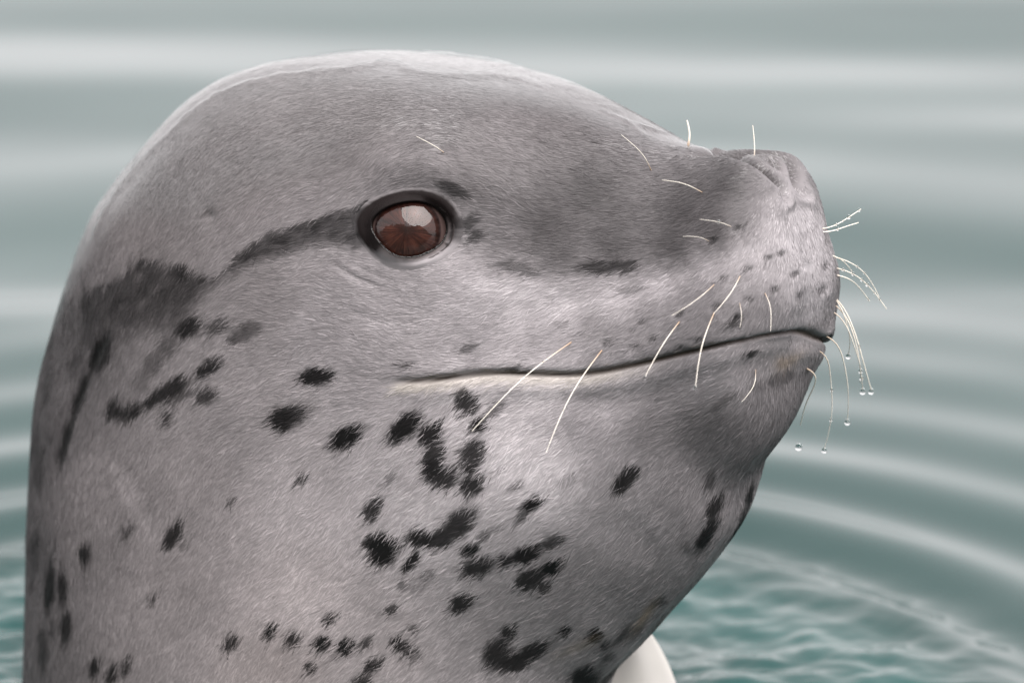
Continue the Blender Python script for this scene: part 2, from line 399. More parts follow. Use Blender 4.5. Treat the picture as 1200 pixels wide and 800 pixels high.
# fur direction, root to tip (dx, dy in measured units, dy down)
FLOW = np.array([
 (955,330,.0,1),(930,300,-.25,1),(905,320,-.5,.8),(880,335,-.7,.7),(930,365,-.1,1),(960,380,.05,1),(940,260,.0,1),(915,250,-.35,.9),(895,255,-.7,.6),
 (800,335,-.9,.45),(760,355,-.9,.42),(700,340,-.93,.35),(620,345,-.93,.38),(830,385,-.75,.65),(720,410,-.85,.5),(600,415,-.95,.3),(540,400,-1,.1),(450,380,-1,-.12),(400,340,-.95,-.2),(330,340,-.97,.15),
 (640,470,-.85,.5),(760,475,-.82,.57),(830,450,-.85,.5),(860,480,-.7,.7),(880,520,-.4,.9),(920,470,-.1,1),(850,580,-.42,.9),(800,640,-.5,.87),(720,560,-.6,.8),(600,560,-.7,.7),(560,470,-.8,.6),(450,560,-.76,.65),(450,700,-.72,.7),(600,700,-.72,.68),
 (700,700,-.68,.72),(740,760,-.62,.78),(350,620,-.72,.7),(250,650,-.62,.78),(150,650,-.45,.9),(80,650,-.15,1),(50,500,-.08,1),(60,350,-.25,.97),(120,480,-.45,.9),(200,480,-.75,.65),(300,470,-.9,.43),(350,430,-.95,.3),(200,560,-.6,.8),(250,780,-.55,.84),
 (620,220,-.9,-.35),(560,190,-.9,-.42),(650,150,-.93,-.3),(720,190,-1,-.1),(760,240,-1,.05),(860,225,-1,.08),(820,270,-1,.15),(690,280,-1,.1),(600,280,-.95,.0),(480,180,-.9,.42),(430,210,-.85,.5),(400,110,-1,.15),(520,100,-1,-.05),(300,140,-.9,.4),
 (200,200,-.7,.7),(130,280,-.45,.9),(300,260,-.85,.5),(220,300,-.75,.65),(360,280,-.95,.2),(560,300,-.9,.3),(500,320,-1,.05)], float)
def flow(q):
    v = np.zeros(q.shape); ws = np.zeros(len(q))
    for x, y, dx, dy in FLOW:
        l = math.hypot(dx, dy)
        wgt = ((q[:, 0]-x)**2+(q[:, 1]-y)**2+300.0)**-2.0
        v[:, 0] += wgt*dx/l; v[:, 1] += wgt*dy/l; ws += wgt
    v /= ws[:, None]
    # whorl on the chin
    c = np.array([907., 399.]); d = q-c; r = np.hypot(d[:, 0], d[:, 1])+1e-6
    rad = d/r[:, None]; rad = rad+0.6*np.stack([-rad[:, 1], rad[:, 0]], -1)
    k = np.exp(-(r/26)**2)*(q[:, 1] > 386)
    v = v/(np.linalg.norm(v, axis=1, keepdims=True)+1e-9)
    v = v*(1-k[:, None])+rad*k[:, None]
    a = 0.30*noise2(q, 26, 71, 2)+0.22*noise2(q, 9, 73, 2)
    c, s = np.cos(a), np.sin(a)
    v = np.stack([v[:, 0]*c-v[:, 1]*s, v[:, 0]*s+v[:, 1]*c], -1)
    return v/(np.linalg.norm(v, axis=1, keepdims=True)+1e-9)

# ------------------------------------------------------------------ materials
def new_mat(name):
    m = bpy.data.materials.new(name); m.use_nodes = True
    t = m.node_tree; t.nodes.clear()
    out = t.nodes.new('ShaderNodeOutputMaterial')
    return m, t, out
def nd(t, typ, **kw):
    n = t.nodes.new(typ)
    for k, v in kw.items():
        if hasattr(n, k): setattr(n, k, v)
        else: n.inputs[k].default_value = v
    return n
def principled(t, out, **kw):
    p = t.nodes.new('ShaderNodeBsdfPrincipled')
    for k, v in kw.items(): p.inputs[k.replace('_', ' ')].default_value = v
    t.links.new(p.outputs[0], out.inputs['Surface'])
    return p

# skin under the fur
M_SKIN, t, out = new_mat('seal_skin')
p = principled(t, out, Roughness=.5)
p.inputs['Specular IOR Level'].default_value = .15
at = nd(t, 'ShaderNodeAttribute', attribute_name='coat')
t.links.new(at.outputs['Color'], p.inputs['Base Color'])
nz = nd(t, 'ShaderNodeTexNoise', Scale=900.0); nz.inputs['Detail'].default_value = 3
bp = nd(t, 'ShaderNodeBump', Strength=.25, Distance=.0006)
t.links.new(nz.outputs['Fac'], bp.inputs['Height']); t.links.new(bp.outputs[0], p.inputs['Normal'])

M_FUR, t, out = new_mat('wet_fur')
p = principled(t, out, Roughness=.42)
p.inputs['Specular IOR Level'].default_value = .11
at = nd(t, 'ShaderNodeAttribute', attribute_name='coat')
t.links.new(at.outputs['Color'], p.inputs['Base Color'])
wa = nd(t, 'ShaderNodeAttribute', attribute_name='wet'); t.links.new(wa.outputs['Fac'], p.inputs['Coat Weight'])
p.inputs['Coat Roughness'].default_value = .14; p.inputs['Coat IOR'].default_value = 1.75

# clear film of water: only its surface reflection, the fur shows through
def clear_water(name, ior, rough, bump=None):
    m, t, out = new_mat(name)
    fr0 = nd(t, 'ShaderNodeFresnel', IOR=ior); ge = nd(t, 'ShaderNodeNewGeometry')
    fr = nd(t, 'ShaderNodeMix'); t.links.new(ge.outputs['Backfacing'], fr.inputs[0]); t.links.new(fr0.outputs[0], fr.inputs[2]); fr.inputs[3].default_value = .02   # thin layer: no total reflection from beneath
    tr = nd(t, 'ShaderNodeBsdfTransparent'); gl = nd(t, 'ShaderNodeBsdfGlossy', Roughness=rough)
    ms = nd(t, 'ShaderNodeMixShader')
    if bump:                                    # film of varying cover
        ca = nd(t, 'ShaderNodeAttribute', attribute_name='cover'); mu = nd(t, 'ShaderNodeMath', operation='MULTIPLY')
        t.links.new(fr.outputs[0], mu.inputs[0]); t.links.new(ca.outputs['Fac'], mu.inputs[1]); t.links.new(mu.outputs[0], ms.inputs[0])
    else: t.links.new(fr.outputs[0], ms.inputs[0])
    t.links.new(tr.outputs[0], ms.inputs[1]); t.links.new(gl.outputs[0], ms.inputs[2])
    t.links.new(ms.outputs[0], out.inputs['Surface'])
    if bump:
        nz = nd(t, 'ShaderNodeTexNoise', Scale=bump[0]); nz.inputs['Detail'].default_value = 2
        tc = nd(t, 'ShaderNodeTexCoord'); t.links.new(tc.outputs['Object'], nz.inputs['Vector'])
        b = nd(t, 'ShaderNodeBump', Strength=1.0, Distance=bump[1])
        t.links.new(nz.outputs['Fac'], b.inputs['Height'])
        t.links.new(b.outputs[0], gl.inputs['Normal']); t.links.new(b.outputs[0], fr0.inputs['Normal'])
    return m
M_FILM = clear_water('water_film', 1.34, .06, (45, .0010))
M_CORNEA = clear_water('cornea', 1.55, .01)

M_EYE, t, out = new_mat('brown_iris')
p = principled(t, out, Roughness=.6); p.inputs['Specular IOR Level'].default_value = .1
tc = nd(t, 'ShaderNodeTexCoord'); sx = nd(t, 'ShaderNodeSeparateXYZ'); t.links.new(tc.outputs['Object'], sx.inputs[0])
at2 = nd(t, 'ShaderNodeMath', operation='ARCTAN2'); t.links.new(sx.outputs[1], at2.inputs[0]); t.links.new(sx.outputs[0], at2.inputs[1])
cx = nd(t, 'ShaderNodeCombineXYZ'); t.links.new(sx.outputs[0], cx.inputs[0]); t.links.new(sx.outputs[1], cx.inputs[1])
ln = nd(t, 'ShaderNodeVectorMath', operation='LENGTH'); t.links.new(cx.outputs[0], ln.inputs[0])
rr = nd(t, 'ShaderNodeMath', operation='DIVIDE'); rr.inputs[1].default_value = .0205; t.links.new(ln.outputs['Value'], rr.inputs[0])
# fibres: noise along the angle (through a circle so that it closes), slightly along the radius
nrm = nd(t, 'ShaderNodeVectorMath', operation='NORMALIZE'); t.links.new(cx.outputs[0], nrm.inputs[0])
sc = nd(t, 'ShaderNodeVectorMath', operation='SCALE'); sc.inputs['Scale'].default_value = 9.0; t.links.new(nrm.outputs[0], sc.inputs[0])
cz = nd(t, 'ShaderNodeCombineXYZ'); t.links.new(rr.outputs[0], cz.inputs[2])
ad = nd(t, 'ShaderNodeVectorMath', operation='ADD'); t.links.new(sc.outputs[0], ad.inputs[0]); t.links.new(cz.outputs[0], ad.inputs[1])
n1 = nd(t, 'ShaderNodeTexNoise', Scale=1.6); n1.inputs['Detail'].default_value = 4; n1.inputs['Roughness'].default_value = .7
t.links.new(ad.outputs[0], n1.inputs['Vector'])
n2 = nd(t, 'ShaderNodeTexNoise', Scale=160.0); n2.inputs['Detail'].default_value = 3; t.links.new(tc.outputs['Object'], n2.inputs['Vector'])
rj = nd(t, 'ShaderNodeMath', operation='MULTIPLY_ADD'); rj.inputs[1].default_value = .22; t.links.new(n1.outputs['Fac'], rj.inputs[0]); t.links.new(rr.outputs[0], rj.inputs[2])
r1 = nd(t, 'ShaderNodeValToRGB'); e = r1.color_ramp.elements
e[0].position = .10; e[0].color = (.008, .004, .003, 1); e[1].position = .30; e[1].color = (.028, .009, .006, 1)
for pos, c in ((.62, (.042, .014, .009, 1)), (.86, (.032, .010, .007, 1)), (.985, (.02, .008, .006, 1)), (1.0, (.02, .012, .012, 1))):
    x = e.new(pos); x.color = c
t.links.new(rj.outputs[0], r1.inputs[0])
r2 = nd(t, 'ShaderNodeValToRGB'); e = r2.color_ramp.elements; e[0].position = .36; e[0].color = (.28, .24, .22, 1); e[1].position = .66; e[1].color = (1.7, 1.7, 1.7, 1)
t.links.new(n1.outputs['Fac'], r2.inputs[0])
mm = nd(t, 'ShaderNodeMix', data_type='RGBA', blend_type='MULTIPLY'); mm.inputs['Factor'].default_value = 1
t.links.new(r1.outputs[0], mm.inputs['A']); t.links.new(r2.outputs[0], mm.inputs['B'])
r3 = nd(t, 'ShaderNodeValToRGB'); e = r3.color_ramp.elements; e[0].position = .3; e[0].color = (.55, .5, .5, 1); e[1].position = .75; e[1].color = (1.35, 1.3, 1.3, 1)
t.links.new(n2.outputs['Fac'], r3.inputs[0])
m3 = nd(t, 'ShaderNodeMix', data_type='RGBA', blend_type='MULTIPLY'); m3.inputs['Factor'].default_value = 1
t.links.new(mm.outputs['Result'], m3.inputs['A']); t.links.new(r3.outputs[0], m3.inputs['B'])
# pale conjunctiva outside the iris
gt = nd(t, 'ShaderNodeMapRange'); gt.inputs['From Min'].default_value = .90; gt.inputs['From Max'].default_value = .95; t.links.new(rr.outputs[0], gt.inputs['Value'])
m4 = nd(t, 'ShaderNodeMix', data_type='RGBA'); m4.inputs['B'].default_value = (.10, .065, .06, 1)
t.links.new(gt.outputs[0], m4.inputs['Factor']); t.links.new(m3.outputs['Result'], m4.inputs['A'])
t.links.new(m4.outputs['Result'], p.inputs['Base Color'])

M_LID, t, out = new_mat('eyelid_skin')
p = principled(t, out, Roughness=.45); p.inputs['Specular IOR Level'].default_value = .10
at = nd(t, 'ShaderNodeAttribute', attribute_name='coat'); t.links.new(at.outputs['Color'], p.inputs['Base Color'])
nz = nd(t, 'ShaderNodeTexNoise', Scale=700.0); bp = nd(t, 'ShaderNodeBump', Strength=.4, Distance=.0006)
t.links.new(nz.outputs['Fac'], bp.inputs['Height']); t.links.new(bp.outputs[0], p.inputs['Normal'])

M_WHISK, t, out = new_mat('whisker')
p = principled(t, out, Roughness=.28); p.inputs['Base Color'].default_value = (.72, .62, .50, 1)
p.inputs['Subsurface Weight'].default_value = 0.0
tcw = nd(t, 'ShaderNodeAttribute', attribute_name='along'); rw = nd(t, 'ShaderNodeValToRGB'); e = rw.color_ramp.elements
e[0].color = (.34, .20, .11, 1); e[1].position = .35; e[1].color = (.78, .72, .64, 1)
t.links.new(tcw.outputs['Fac'], rw.inputs[0]); t.links.new(rw.outputs[0], p.inputs['Base Color'])

M_DROP, t, out = new_mat('water_drop')
p = principled(t, out, Roughness=.0, IOR=1.333); p.inputs['Transmission Weight'].default_value = 1.0

M_WATER, t, out = new_mat('sea_water')
p = principled(t, out, Roughness=.035, IOR=1.333)
p.inputs['Base Color'].default_value = (.035, .125, .115, 1)
tc = nd(t, 'ShaderNodeTexCoord'); nz = nd(t, 'ShaderNodeTexNoise', Scale=2.2); t.links.new(tc.outputs['Object'], nz.inputs['Vector'])
rw = nd(t, 'ShaderNodeValToRGB'); e = rw.color_ramp.elements
ae = nd(t, 'ShaderNodeAttribute', attribute_name='churn')
wm_ = nd(t, 'ShaderNodeMix', data_type='RGBA'); wm_.inputs['B'].default_value = (.010, .060, .057, 1)   # milky with fine bubbles where it is churned
e[0].position = .3; e[0].color = (.009, .030, .029, 1); e[1].position = .7; e[1].color = (.015, .040, .038, 1)
t.links.new(nz.outputs['Fac'], rw.inputs[0]); t.links.new(rw.outputs[0], wm_.inputs['A']); t.links.new(ae.outputs['Fac'], wm_.inputs['Factor'])
t.links.new(wm_.outputs['Result'], p.inputs['Base Color'])

M_FLIP, t, out = new_mat('pale_wet_skin')
p = principled(t, out, Roughness=.3); p.inputs['Base Color'].default_value = (.62, .59, .56, 1)
nz = nd(t, 'ShaderNodeTexNoise', Scale=14.0); rw = nd(t, 'ShaderNodeValToRGB'); e = rw.color_ramp.elements
e[0].position = .35; e[0].color = (.30, .28, .28, 1); e[1].position = .6; e[1].color = (.55, .52, .49, 1)
tc = nd(t, 'ShaderNodeTexCoord'); t.links.new(tc.outputs['Object'], nz.inputs['Vector'])
t.links.new(nz.outputs['Fac'], rw.inputs[0]); t.links.new(rw.outputs[0], p.inputs['Base Color'])

# ------------------------------------------------------------------ mesh helpers
def mesh_obj(name, V, F, mat, parent=None, attrs=None, smooth=True):
    """V (n,3), F (m,4) or (m,3) index array"""
    V = np.asarray(V, np.float32).reshape(-1, 3); F = np.asarray(F, np.int32)
    me = bpy.data.meshes.new(name)
    k = F.shape[1]
    me.vertices.add(len(V)); me.vertices.foreach_set('co', V.ravel())
    me.loops.add(F.size); me.loops.foreach_set('vertex_index', F.ravel())
    me.polygons.add(len(F)); me.polygons.foreach_set('loop_start', np.arange(0, F.size, k, dtype=np.int32))
    me.update(calc_edges=True); me.validate()
    me.polygons.foreach_set('use_smooth', np.full(len(me.polygons), smooth))
    for an, av in (attrs or {}).items():
        av = np.asarray(av, np.float32)
        if av.ndim == 2:
            a = me.attributes.new(an, 'FLOAT_COLOR', 'POINT')
            a.data.foreach_set('color', np.c_[av, np.ones(len(av), np.float32)].ravel())
        else:
            a = me.attributes.new(an, 'FLOAT', 'POINT'); a.data.foreach_set('value', av)
    me.materials.append(mat)
    o = bpy.data.objects.new(name, me); COL.objects.link(o)
    if parent: adopt(o, parent)
    return o
WORLD = {}
def place_empty(name, loc):
    e = bpy.data.objects.new(name, None); COL.objects.link(e); e.location = loc; WORLD[e.name] = Vector(loc); return e
def adopt(o, parent):
    o.parent = parent
    o.matrix_parent_inverse = HEAD if parent.name in WORLD else Matrix.Identity(4)
def grid_faces(nu, nv, wrap=True):
    i = np.arange(nu-1)[:, None]; j = np.arange(nv if wrap else nv-1)[None, :]
    j2 = (j+1) % nv
    return np.stack([i*nv+j, (i+1)*nv+j, (i+1)*nv+j2, i*nv+j2], -1).reshape(-1, 4)

# ------------------------------------------------------------------ body
P0 = body_base(SEC)
N0 = grid_normals(P0)
if (N0[300, 5] @ np.array([0, 0, 1.0])) < 0: N0 = -N0; FLIP = True
else: FLIP = False
Q0 = measure(mirrored(P0))
H = relief(Q0, P0)
ramp = sstep(0, 6, np.arange(NU))[:, None]
P1 = P0+N0*(H*ramp)[..., None]*0.001
P1[0] = P1[1].mean(0)
N1 = grid_normals(P1)
if FLIP: N1 = -N1
NT = NEAR+FAR
Q1 = Q0                                   # relief and markings share the same measuring grid
z0 = np.abs(P1[..., 2]) < .006
base = P1[z0].mean(0) if z0.any() else np.array([-.12, 0, 0])
base = to_world(base); BASE = (float(base[0]), float(base[1]), 0.0)
HEAD = Matrix.Translation(-Vector(BASE)) @ Matrix.Translation(Vector(AIM)) @ Matrix.Rotation(ROLL, 4, 'X') @ Matrix.Translation(-Vector(AIM))
seal = place_empty('leopard_seal', BASE)
seal['label'] = 'grey leopard seal with dark speckles lifting its wet head out of the water'
seal['category'] = 'seal'
F = grid_faces(NU, NT)
if not FLIP: F = F[:, ::-1]
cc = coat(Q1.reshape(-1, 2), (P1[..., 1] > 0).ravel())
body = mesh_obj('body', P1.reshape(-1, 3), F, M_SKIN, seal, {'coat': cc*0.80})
print('body', len(F), 'base', BASE, 'flip', FLIP)

# ------------------------------------------------------------------ eyes
mE = np.hypot((Q1[..., 0]-EYE_C[0])/45, (Q1[..., 1]-EYE_C[1])/35)
near_side = (P1[..., 1] < -.02) & (N1 @ TO_CAM > 0)
ringm = near_side & (mE > 1.25) & (mE < 1.55)
E0 = P1[ringm].mean(0); nE = N1[ringm].mean(0); nE /= np.linalg.norm(nE)
gaze = nE*.3+TO_CAM*.7; gaze /= np.linalg.norm(gaze)
RE = .0265
dv = ray(481., 270.)
EC = CAM+dv*(((E0-CAM) @ gaze)/(dv @ gaze))-TO_CAM*.0200
def eye_ray(px, py, h):
    """point on the plane h above the lid plane seen at a measured position"""
    d = ray(px, py); t = ((E0+gaze*h-CAM) @ gaze)/(d @ gaze)
    return CAM+d*t[..., None]
ap = np.array([(437,268),(441,254),(454,244),(472,238),(492,237),(510,244),(520,256),(523,268),(519,281),(507,292),(491,299),(476,301),(461,297),(447,285)], float)
def closed(pts, n):
    m = len(pts); ext = np.r_[pts, pts, pts]; t = np.arange(3*m)
    return spline(t, ext, m+np.linspace(0, m, n, endpoint=False))
NA = 96
A = closed(ap, NA)
c0 = EYE_C+np.array([0, 1.])
sub = np.where((near_side & (mE < 2.6)).ravel())[0]
Psub = P1.reshape(-1, 3)[sub]; Qsub = measure(Psub)
def on_body(pts):
    r = []
    for x in pts:
        d = np.hypot(Qsub[:, 0]-x[0], Qsub[:, 1]-x[1]); k = np.argsort(d)[:4]
        wk = 1/(d[k]+.5); r.append((Psub[k]*wk[:, None]).sum(0)/wk.sum())
    return np.array(r)
def on_ball(pts, extra):
    d = ray(pts[:, 0], pts[:, 1]); d /= np.linalg.norm(d, axis=1, keepdims=True)
    oc = CAM-EC; b = d @ oc; cq = oc @ oc-(RE+extra)**2
    disc = np.maximum(b*b-cq, 0); return CAM+d*(-b-np.sqrt(disc))[:, None]
rel = A-c0
ang = np.arctan2(-rel[:, 1], rel[:, 0])
upper = sstep(-.25, .6, np.sin(ang))[:, None]
leftness = (sstep(.2, .9, -np.cos(ang))*sstep(-.8, -.25, np.sin(ang)))[:, None]
rows = []; cols = []
DK = np.array([.006, .004, .004]); BR = np.array([.07, .035, .025])
rows.append(on_ball(c0+rel*.985, -.0006)); cols.append(np.tile(BR, (NA, 1)))
rows.append(on_ball(c0+rel*1.0, .0006)+gaze*.0004); cols.append(DK*np.ones((NA, 1))*1.0)
rows.append(on_ball(c0+rel*1.03, .0016)+gaze*(.0006+.0012*upper)); cols.append(np.tile(DK, (NA, 1)))
b1 = on_body(c0+rel*1.48); LOWRIM = np.array([.20, .17, .17])
lidA = on_ball(c0+rel*1.08, .0016)+gaze*(.0008+.0016*upper)
rows.append(lidA); k = np.clip(upper*1.2+leftness*1.2, 0, 1); cols.append(DK*1.2*k+LOWRIM*(1-k))
oc_ = coat(c0+rel*1.62, np.zeros(NA, bool))
def mixc(k): return DK*1.5*k+oc_*.9*(1-k)
for f_, hh in ((.25, .0013), (.5, .0014), (.75, .0009)):
    px_ = c0+rel*(1.08+.40*f_)
    pt = on_body(px_)+gaze*(hh+.0006)
    pt = pt*.85+.15*(lidA*(1-f_)+b1*f_)
    rows.append(pt); k = np.clip(upper*(2.0-1.2*f_)+leftness*(1.9-1.1*f_), 0, 1)
    cols.append(mixc(k))
rows.append(b1+gaze*.0002); cols.append(mixc(np.zeros((NA, 1))))
rows.append(on_body(c0+rel*1.75)-gaze*.0012); cols.append(mixc(np.zeros((NA, 1))))
LV = np.stack(rows)
for k_ in range(2, len(rows)-1):          # the lids always lie over the eyeball
    dd = LV[k_]-EC; rr0 = np.linalg.norm(dd, axis=1, keepdims=True)
    LV[k_] = EC+dd/rr0*np.maximum(rr0, RE*1.012+.0006+.0003*min(k_, 4)); LC = np.stack(cols).reshape(-1, 3)
LF = grid_faces(len(rows), NA)
# pick the winding that faces outwards
v = LV.reshape(-1, 3); f0 = LF[NA*3]; nn = np.cross(v[f0[1]]-v[f0[0]], v[f0[2]]-v[f0[0]])
if nn @ gaze < 0: LF = LF[:, ::-1]
MIR = np.array([1, -1, 1.0])
def ball(name, C, axis, rad, mat, parent, n=48):
    """sphere whose local z looks along axis"""
    u = np.linspace(0, math.pi, n)[:, None]; vv = np.linspace(0, 2*math.pi, 2*n, endpoint=False)[None, :]
    V = np.stack([np.sin(u)*np.cos(vv), np.sin(u)*np.sin(vv), np.cos(u)+0*vv], -1)*rad
    o = mesh_obj(name, V.reshape(-1, 3), grid_faces(n, 2*n), mat)
    q = Vector(axis).to_track_quat('Z', 'Y'); o.rotation_mode = 'QUATERNION'; o.rotation_quaternion = q; o.location = C
    WORLD.pop(o.name, None)
    o.parent = parent
    if parent is seal: o.matrix_parent_inverse = HEAD
    return o
for sgn in (1, -1):
    mir = np.ones(3) if sgn == 1 else MIR
    eo = ball('eye', EC*mir, gaze*mir, RE, M_EYE, seal)
    eo['label'] = 'dark brown eye with a glossy reflection' if sgn == 1 else 'dark brown eye on the far side of the head'
    co = ball('cornea', (0, 0, 0), (0, 0, 1), RE*1.012, M_CORNEA, None); co.parent = eo
    Fm = LF if sgn == 1 else LF[:, ::-1]
    mesh_obj('eyelid', v*mir, Fm, M_LID, seal, {'coat': LC})
    # bead of tear water along the lower lid
    low = np.argsort(((ang+math.pi*.5+math.pi) % (2*math.pi)))
    low = [i for i in low if math.sin(ang[i]) < .25]
    TL = LV[2][low]+gaze*.0002; aa_ = np.linspace(0, math.pi*2, 7)[:-1]
    tgv = np.gradient(TL, axis=0); tgv /= np.linalg.norm(tgv, axis=1, keepdims=True)
    sdv = np.cross(tgv, gaze); rr1 = (.0009*np.sin(np.linspace(.12, math.pi-.12, len(low))))[:, None, None]
    TV = TL[:, None]+(sdv[:, None]*np.cos(aa_)[None, :, None]+gaze*np.sin(aa_)[None, :, None])*rr1
    mesh_obj('tear_film', TV.reshape(-1, 3)*mir, grid_faces(len(low), 6), M_DROP, seal)

# ------------------------------------------------------------------ film of water on the crown
SUBU = 2
def sample(arr, gu, gt):
    """bilinear lookup in the body grid, gu/gt in grid units"""
    gu = np.clip(gu, 0, NU-1.001); i = gu.astype(int); fu = gu-i
    gt = np.mod(gt, NT); j = np.floor(gt).astype(int) % NT; ft = gt-np.floor(gt); j2 = (j+1) % NT
    fu = fu[..., None]; ft = ft[..., None]
    return (arr[i, j]*(1-fu)+arr[i+1, j]*fu)*(1-ft)+(arr[i, j2]*(1-fu)+arr[i+1, j2]*fu)*ft
gu = np.arange(48, 470, .8); gt = np.r_[np.arange(-120, 0, 1.0), np.arange(0, 260, .8)]
BEAD = smooth_line([(104,300),(125,250),(160,200),(205,155),(250,118),(300,99),(360,88),(430,80),(452,76),(478,84),(520,90),(580,91),(640,101),(690,120),(735,147),(768,172)], 80)
GU, GT = np.meshgrid(gu, gt, indexing='ij')
fp = sample(P1, GU, GT); fn = sample(N1, GU, GT); fq = sample(Q1, GU, GT)
fn /= np.linalg.norm(fn, axis=-1, keepdims=True)
fa = crown_amount(fq.reshape(-1, 2)).reshape(GU.shape)
th_ = .0011*sstep(-6, 14.0, fa)+.0002*noise2(fq, 26, 81, 3)*sstep(0, 10, fa)
bd, _, bt = seg_dist(fq, BEAD)
bd = bd+3*noise2(fq, 14, 83, 2)
th_ += .0016*np.exp(-(bd/3.4)**2)*sstep(0, .05, bt)*sstep(1, .95, bt)
fv = fp+fn*th_[..., None]
# the film lies over the crown and thins out towards the brow and temple
cover = sstep(-6, 16, fa)
ff = grid_faces(len(gu), len(gt), wrap=False)
keep = (fa.ravel()[ff] > -7.0).all(1)
ff = ff[keep]
idx = np.unique(ff); remap = np.zeros(fv.shape[0]*fv.shape[1], np.int64); remap[idx] = np.arange(len(idx))
ff = remap[ff]
if not FLIP: ff = ff[:, ::-1]
film = mesh_obj('water_film', fv.reshape(-1, 3)[idx], ff, M_FILM, seal, {'cover': cover.ravel()[idx]})
film['label'] = 'thin glossy film of water over the top of the head'
print('film', len(ff))

# ------------------------------------------------------------------ fur: flat wet strands lying along the body
rng = np.random.default_rng(7)
def fur(name, count, L0, L1, w0, w1, lift, seed):
    rng = np.random.default_rng(seed)
    # area weighted cells of the body grid above the water
    a = np.linalg.norm(np.cross(P1[1:, :]-P1[:-1, :], np.roll(P1, -1, 1)[:-1]-P1[:-1]), axis=-1)
    facing = N1[:-1] @ TO_CAM
    wgt = a*(P1[:-1, :, 2] > -.03)*np.where(facing > -.05, 1.0, .22)
    wgt[:2] = 0
    cdf = np.cumsum(wgt.ravel()); cdf /= cdf[-1]
    cell = np.searchsorted(cdf, rng.random(count))
    gu = cell//NT+rng.random(count); gt = cell % NT+rng.random(count)
    q = sample(Q1, gu, gt)
    er = np.hypot((q[:, 0]-EYE_C[0])/45, (q[:, 1]-EYE_C[1])/35)
    farside = sample(P1, gu, gt)[:, 1] > 0
    dm, _, _ = mouth_dist(q, farside); dn, _, _ = seg_dist(q, NOSTRIL)
    ok = (er > 1.22+.15*rng.random(count)) & (dm > 2.6) & (dn > 2.2)
    gu, gt, q, farside = gu[ok], gt[ok], q[ok], farside[ok]; n = len(q)
    COLOUR = (1+.24*(rng.random(n)-.5))[:, None]*(1+.12*rng.standard_normal(n).clip(-1.5, 1.5))[:, None]
    fa = film_amount(q)
    wet = sstep(-2, 45, fa)
    fl = flow(q)
    p0 = sample(P1, gu, gt)
    side = np.where(p0[:, 1] > 0, -1.0, 1.0)
    d3 = fl[:, :1]*RIGHT-fl[:, 1:]*UP
    # the far side runs as the mirror image
    d3 = np.where(side[:, None] > 0, d3, d3*MIR)
    L = (L0+(L1-L0)*rng.random(n))
    muz = blob(q, 930, 330, 70, 90)
    dn2, _, _ = seg_dist(q, NOSTRIL)
    L *= (1-.6*np.exp(-(dn2/22)**2))*(1-.15*wet)*(1-.35*muz)*(1-.5*blob(q, 907, 405, 25, 18))*(1-.35*blob(q, 485, 268, 60, 45))
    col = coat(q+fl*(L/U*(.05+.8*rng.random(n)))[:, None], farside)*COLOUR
    Wd = (w0+(w1-w0)*rng.random(n))
    NS = 4
    jit = (.12*rng.standard_normal(n))
    pts = []; nors = []; tans = []
    cu, ct = gu.copy(), gt.copy()
    for s in range(NS):
        p = sample(P1, cu, ct); nn = sample(N1, cu, ct); nn /= np.linalg.norm(nn, axis=1, keepdims=True)
        tg = d3-nn*(d3*nn).sum(1, keepdims=True); tg /= np.linalg.norm(tg, axis=1, keepdims=True)+1e-9
        bn = np.cross(nn, tg); tg = tg+bn*(jit*(1+.5*s))[:, None]; tg /= np.linalg.norm(tg, axis=1, keepdims=True)
        pts.append(p); nors.append(nn); tans.append(tg)
        pu = sample(P1, cu+.5, ct)-sample(P1, cu-.5, ct); pv = sample(P1, cu, ct+.5)-sample(P1, cu, ct-.5)
        a11 = (pu*pu).sum(1); a12 = (pu*pv).sum(1); a22 = (pv*pv).sum(1)
        st = tg*(L/(NS-1))[:, None]
        b1 = (pu*st).sum(1); b2 = (pv*st).sum(1); det = a11*a22-a12*a12+1e-18
        cu = cu+np.clip((a22*b1-a12*b2)/det, -12, 12); ct = ct+np.clip((a11*b2-a12*b1)/det, -12, 12)
    V = []
    lf = lift*(.35+.9*rng.random(n))*(1-.35*wet)
    roll = .22*rng.standard_normal(n)*(1-.65*wet)
    for s in range(NS):
        f = s/(NS-1)
        h = -.00025+.00022*wet+lf*(1.7*f-.75*f*f)
        b = np.cross(nors[s], tans[s])
        b = b*np.cos(roll)[:, None]+nors[s]*np.sin(roll)[:, None]
        c = pts[s]+nors[s]*h[:, None]
        if s < NS-1:
            wv = (Wd*(1-.25*f)*.5)[:, None]
            V += [c-b*wv, c+b*wv]
        else:
            V += [c]
    k = len(V)
    V = np.stack(V, 1)                                   # n, 7, 3
    tri = np.array([(0,2,1),(1,2,3),(2,4,3),(3,4,5),(4,6,5)], np.int64)
    F = (np.arange(n)[:, None, None]*k+tri[None]).reshape(-1, 3)
    # strands touching the water are cut off with the rest below the surface
    C = np.repeat(col, k, axis=0)
    o = mesh_obj(name, V.reshape(-1, 3), F, M_FUR, seal, {'coat': C, 'wet': np.repeat(np.clip(sstep(12, 70, fa)*(.25+.75*sstep(30, 90, fa))+.9*blob(q, 855, 182, 75, 16, -8)+.5*blob(q, 935, 225, 22, 30, -30)+.35*blob(q, 605, 345, 60, 14), 0, 1), k)})
    o['kind'] = 'stuff'
    print(name, n, len(F))
    return o
fur('fur', 290000, .006, .013, .00024, .00050, .00062, 11)

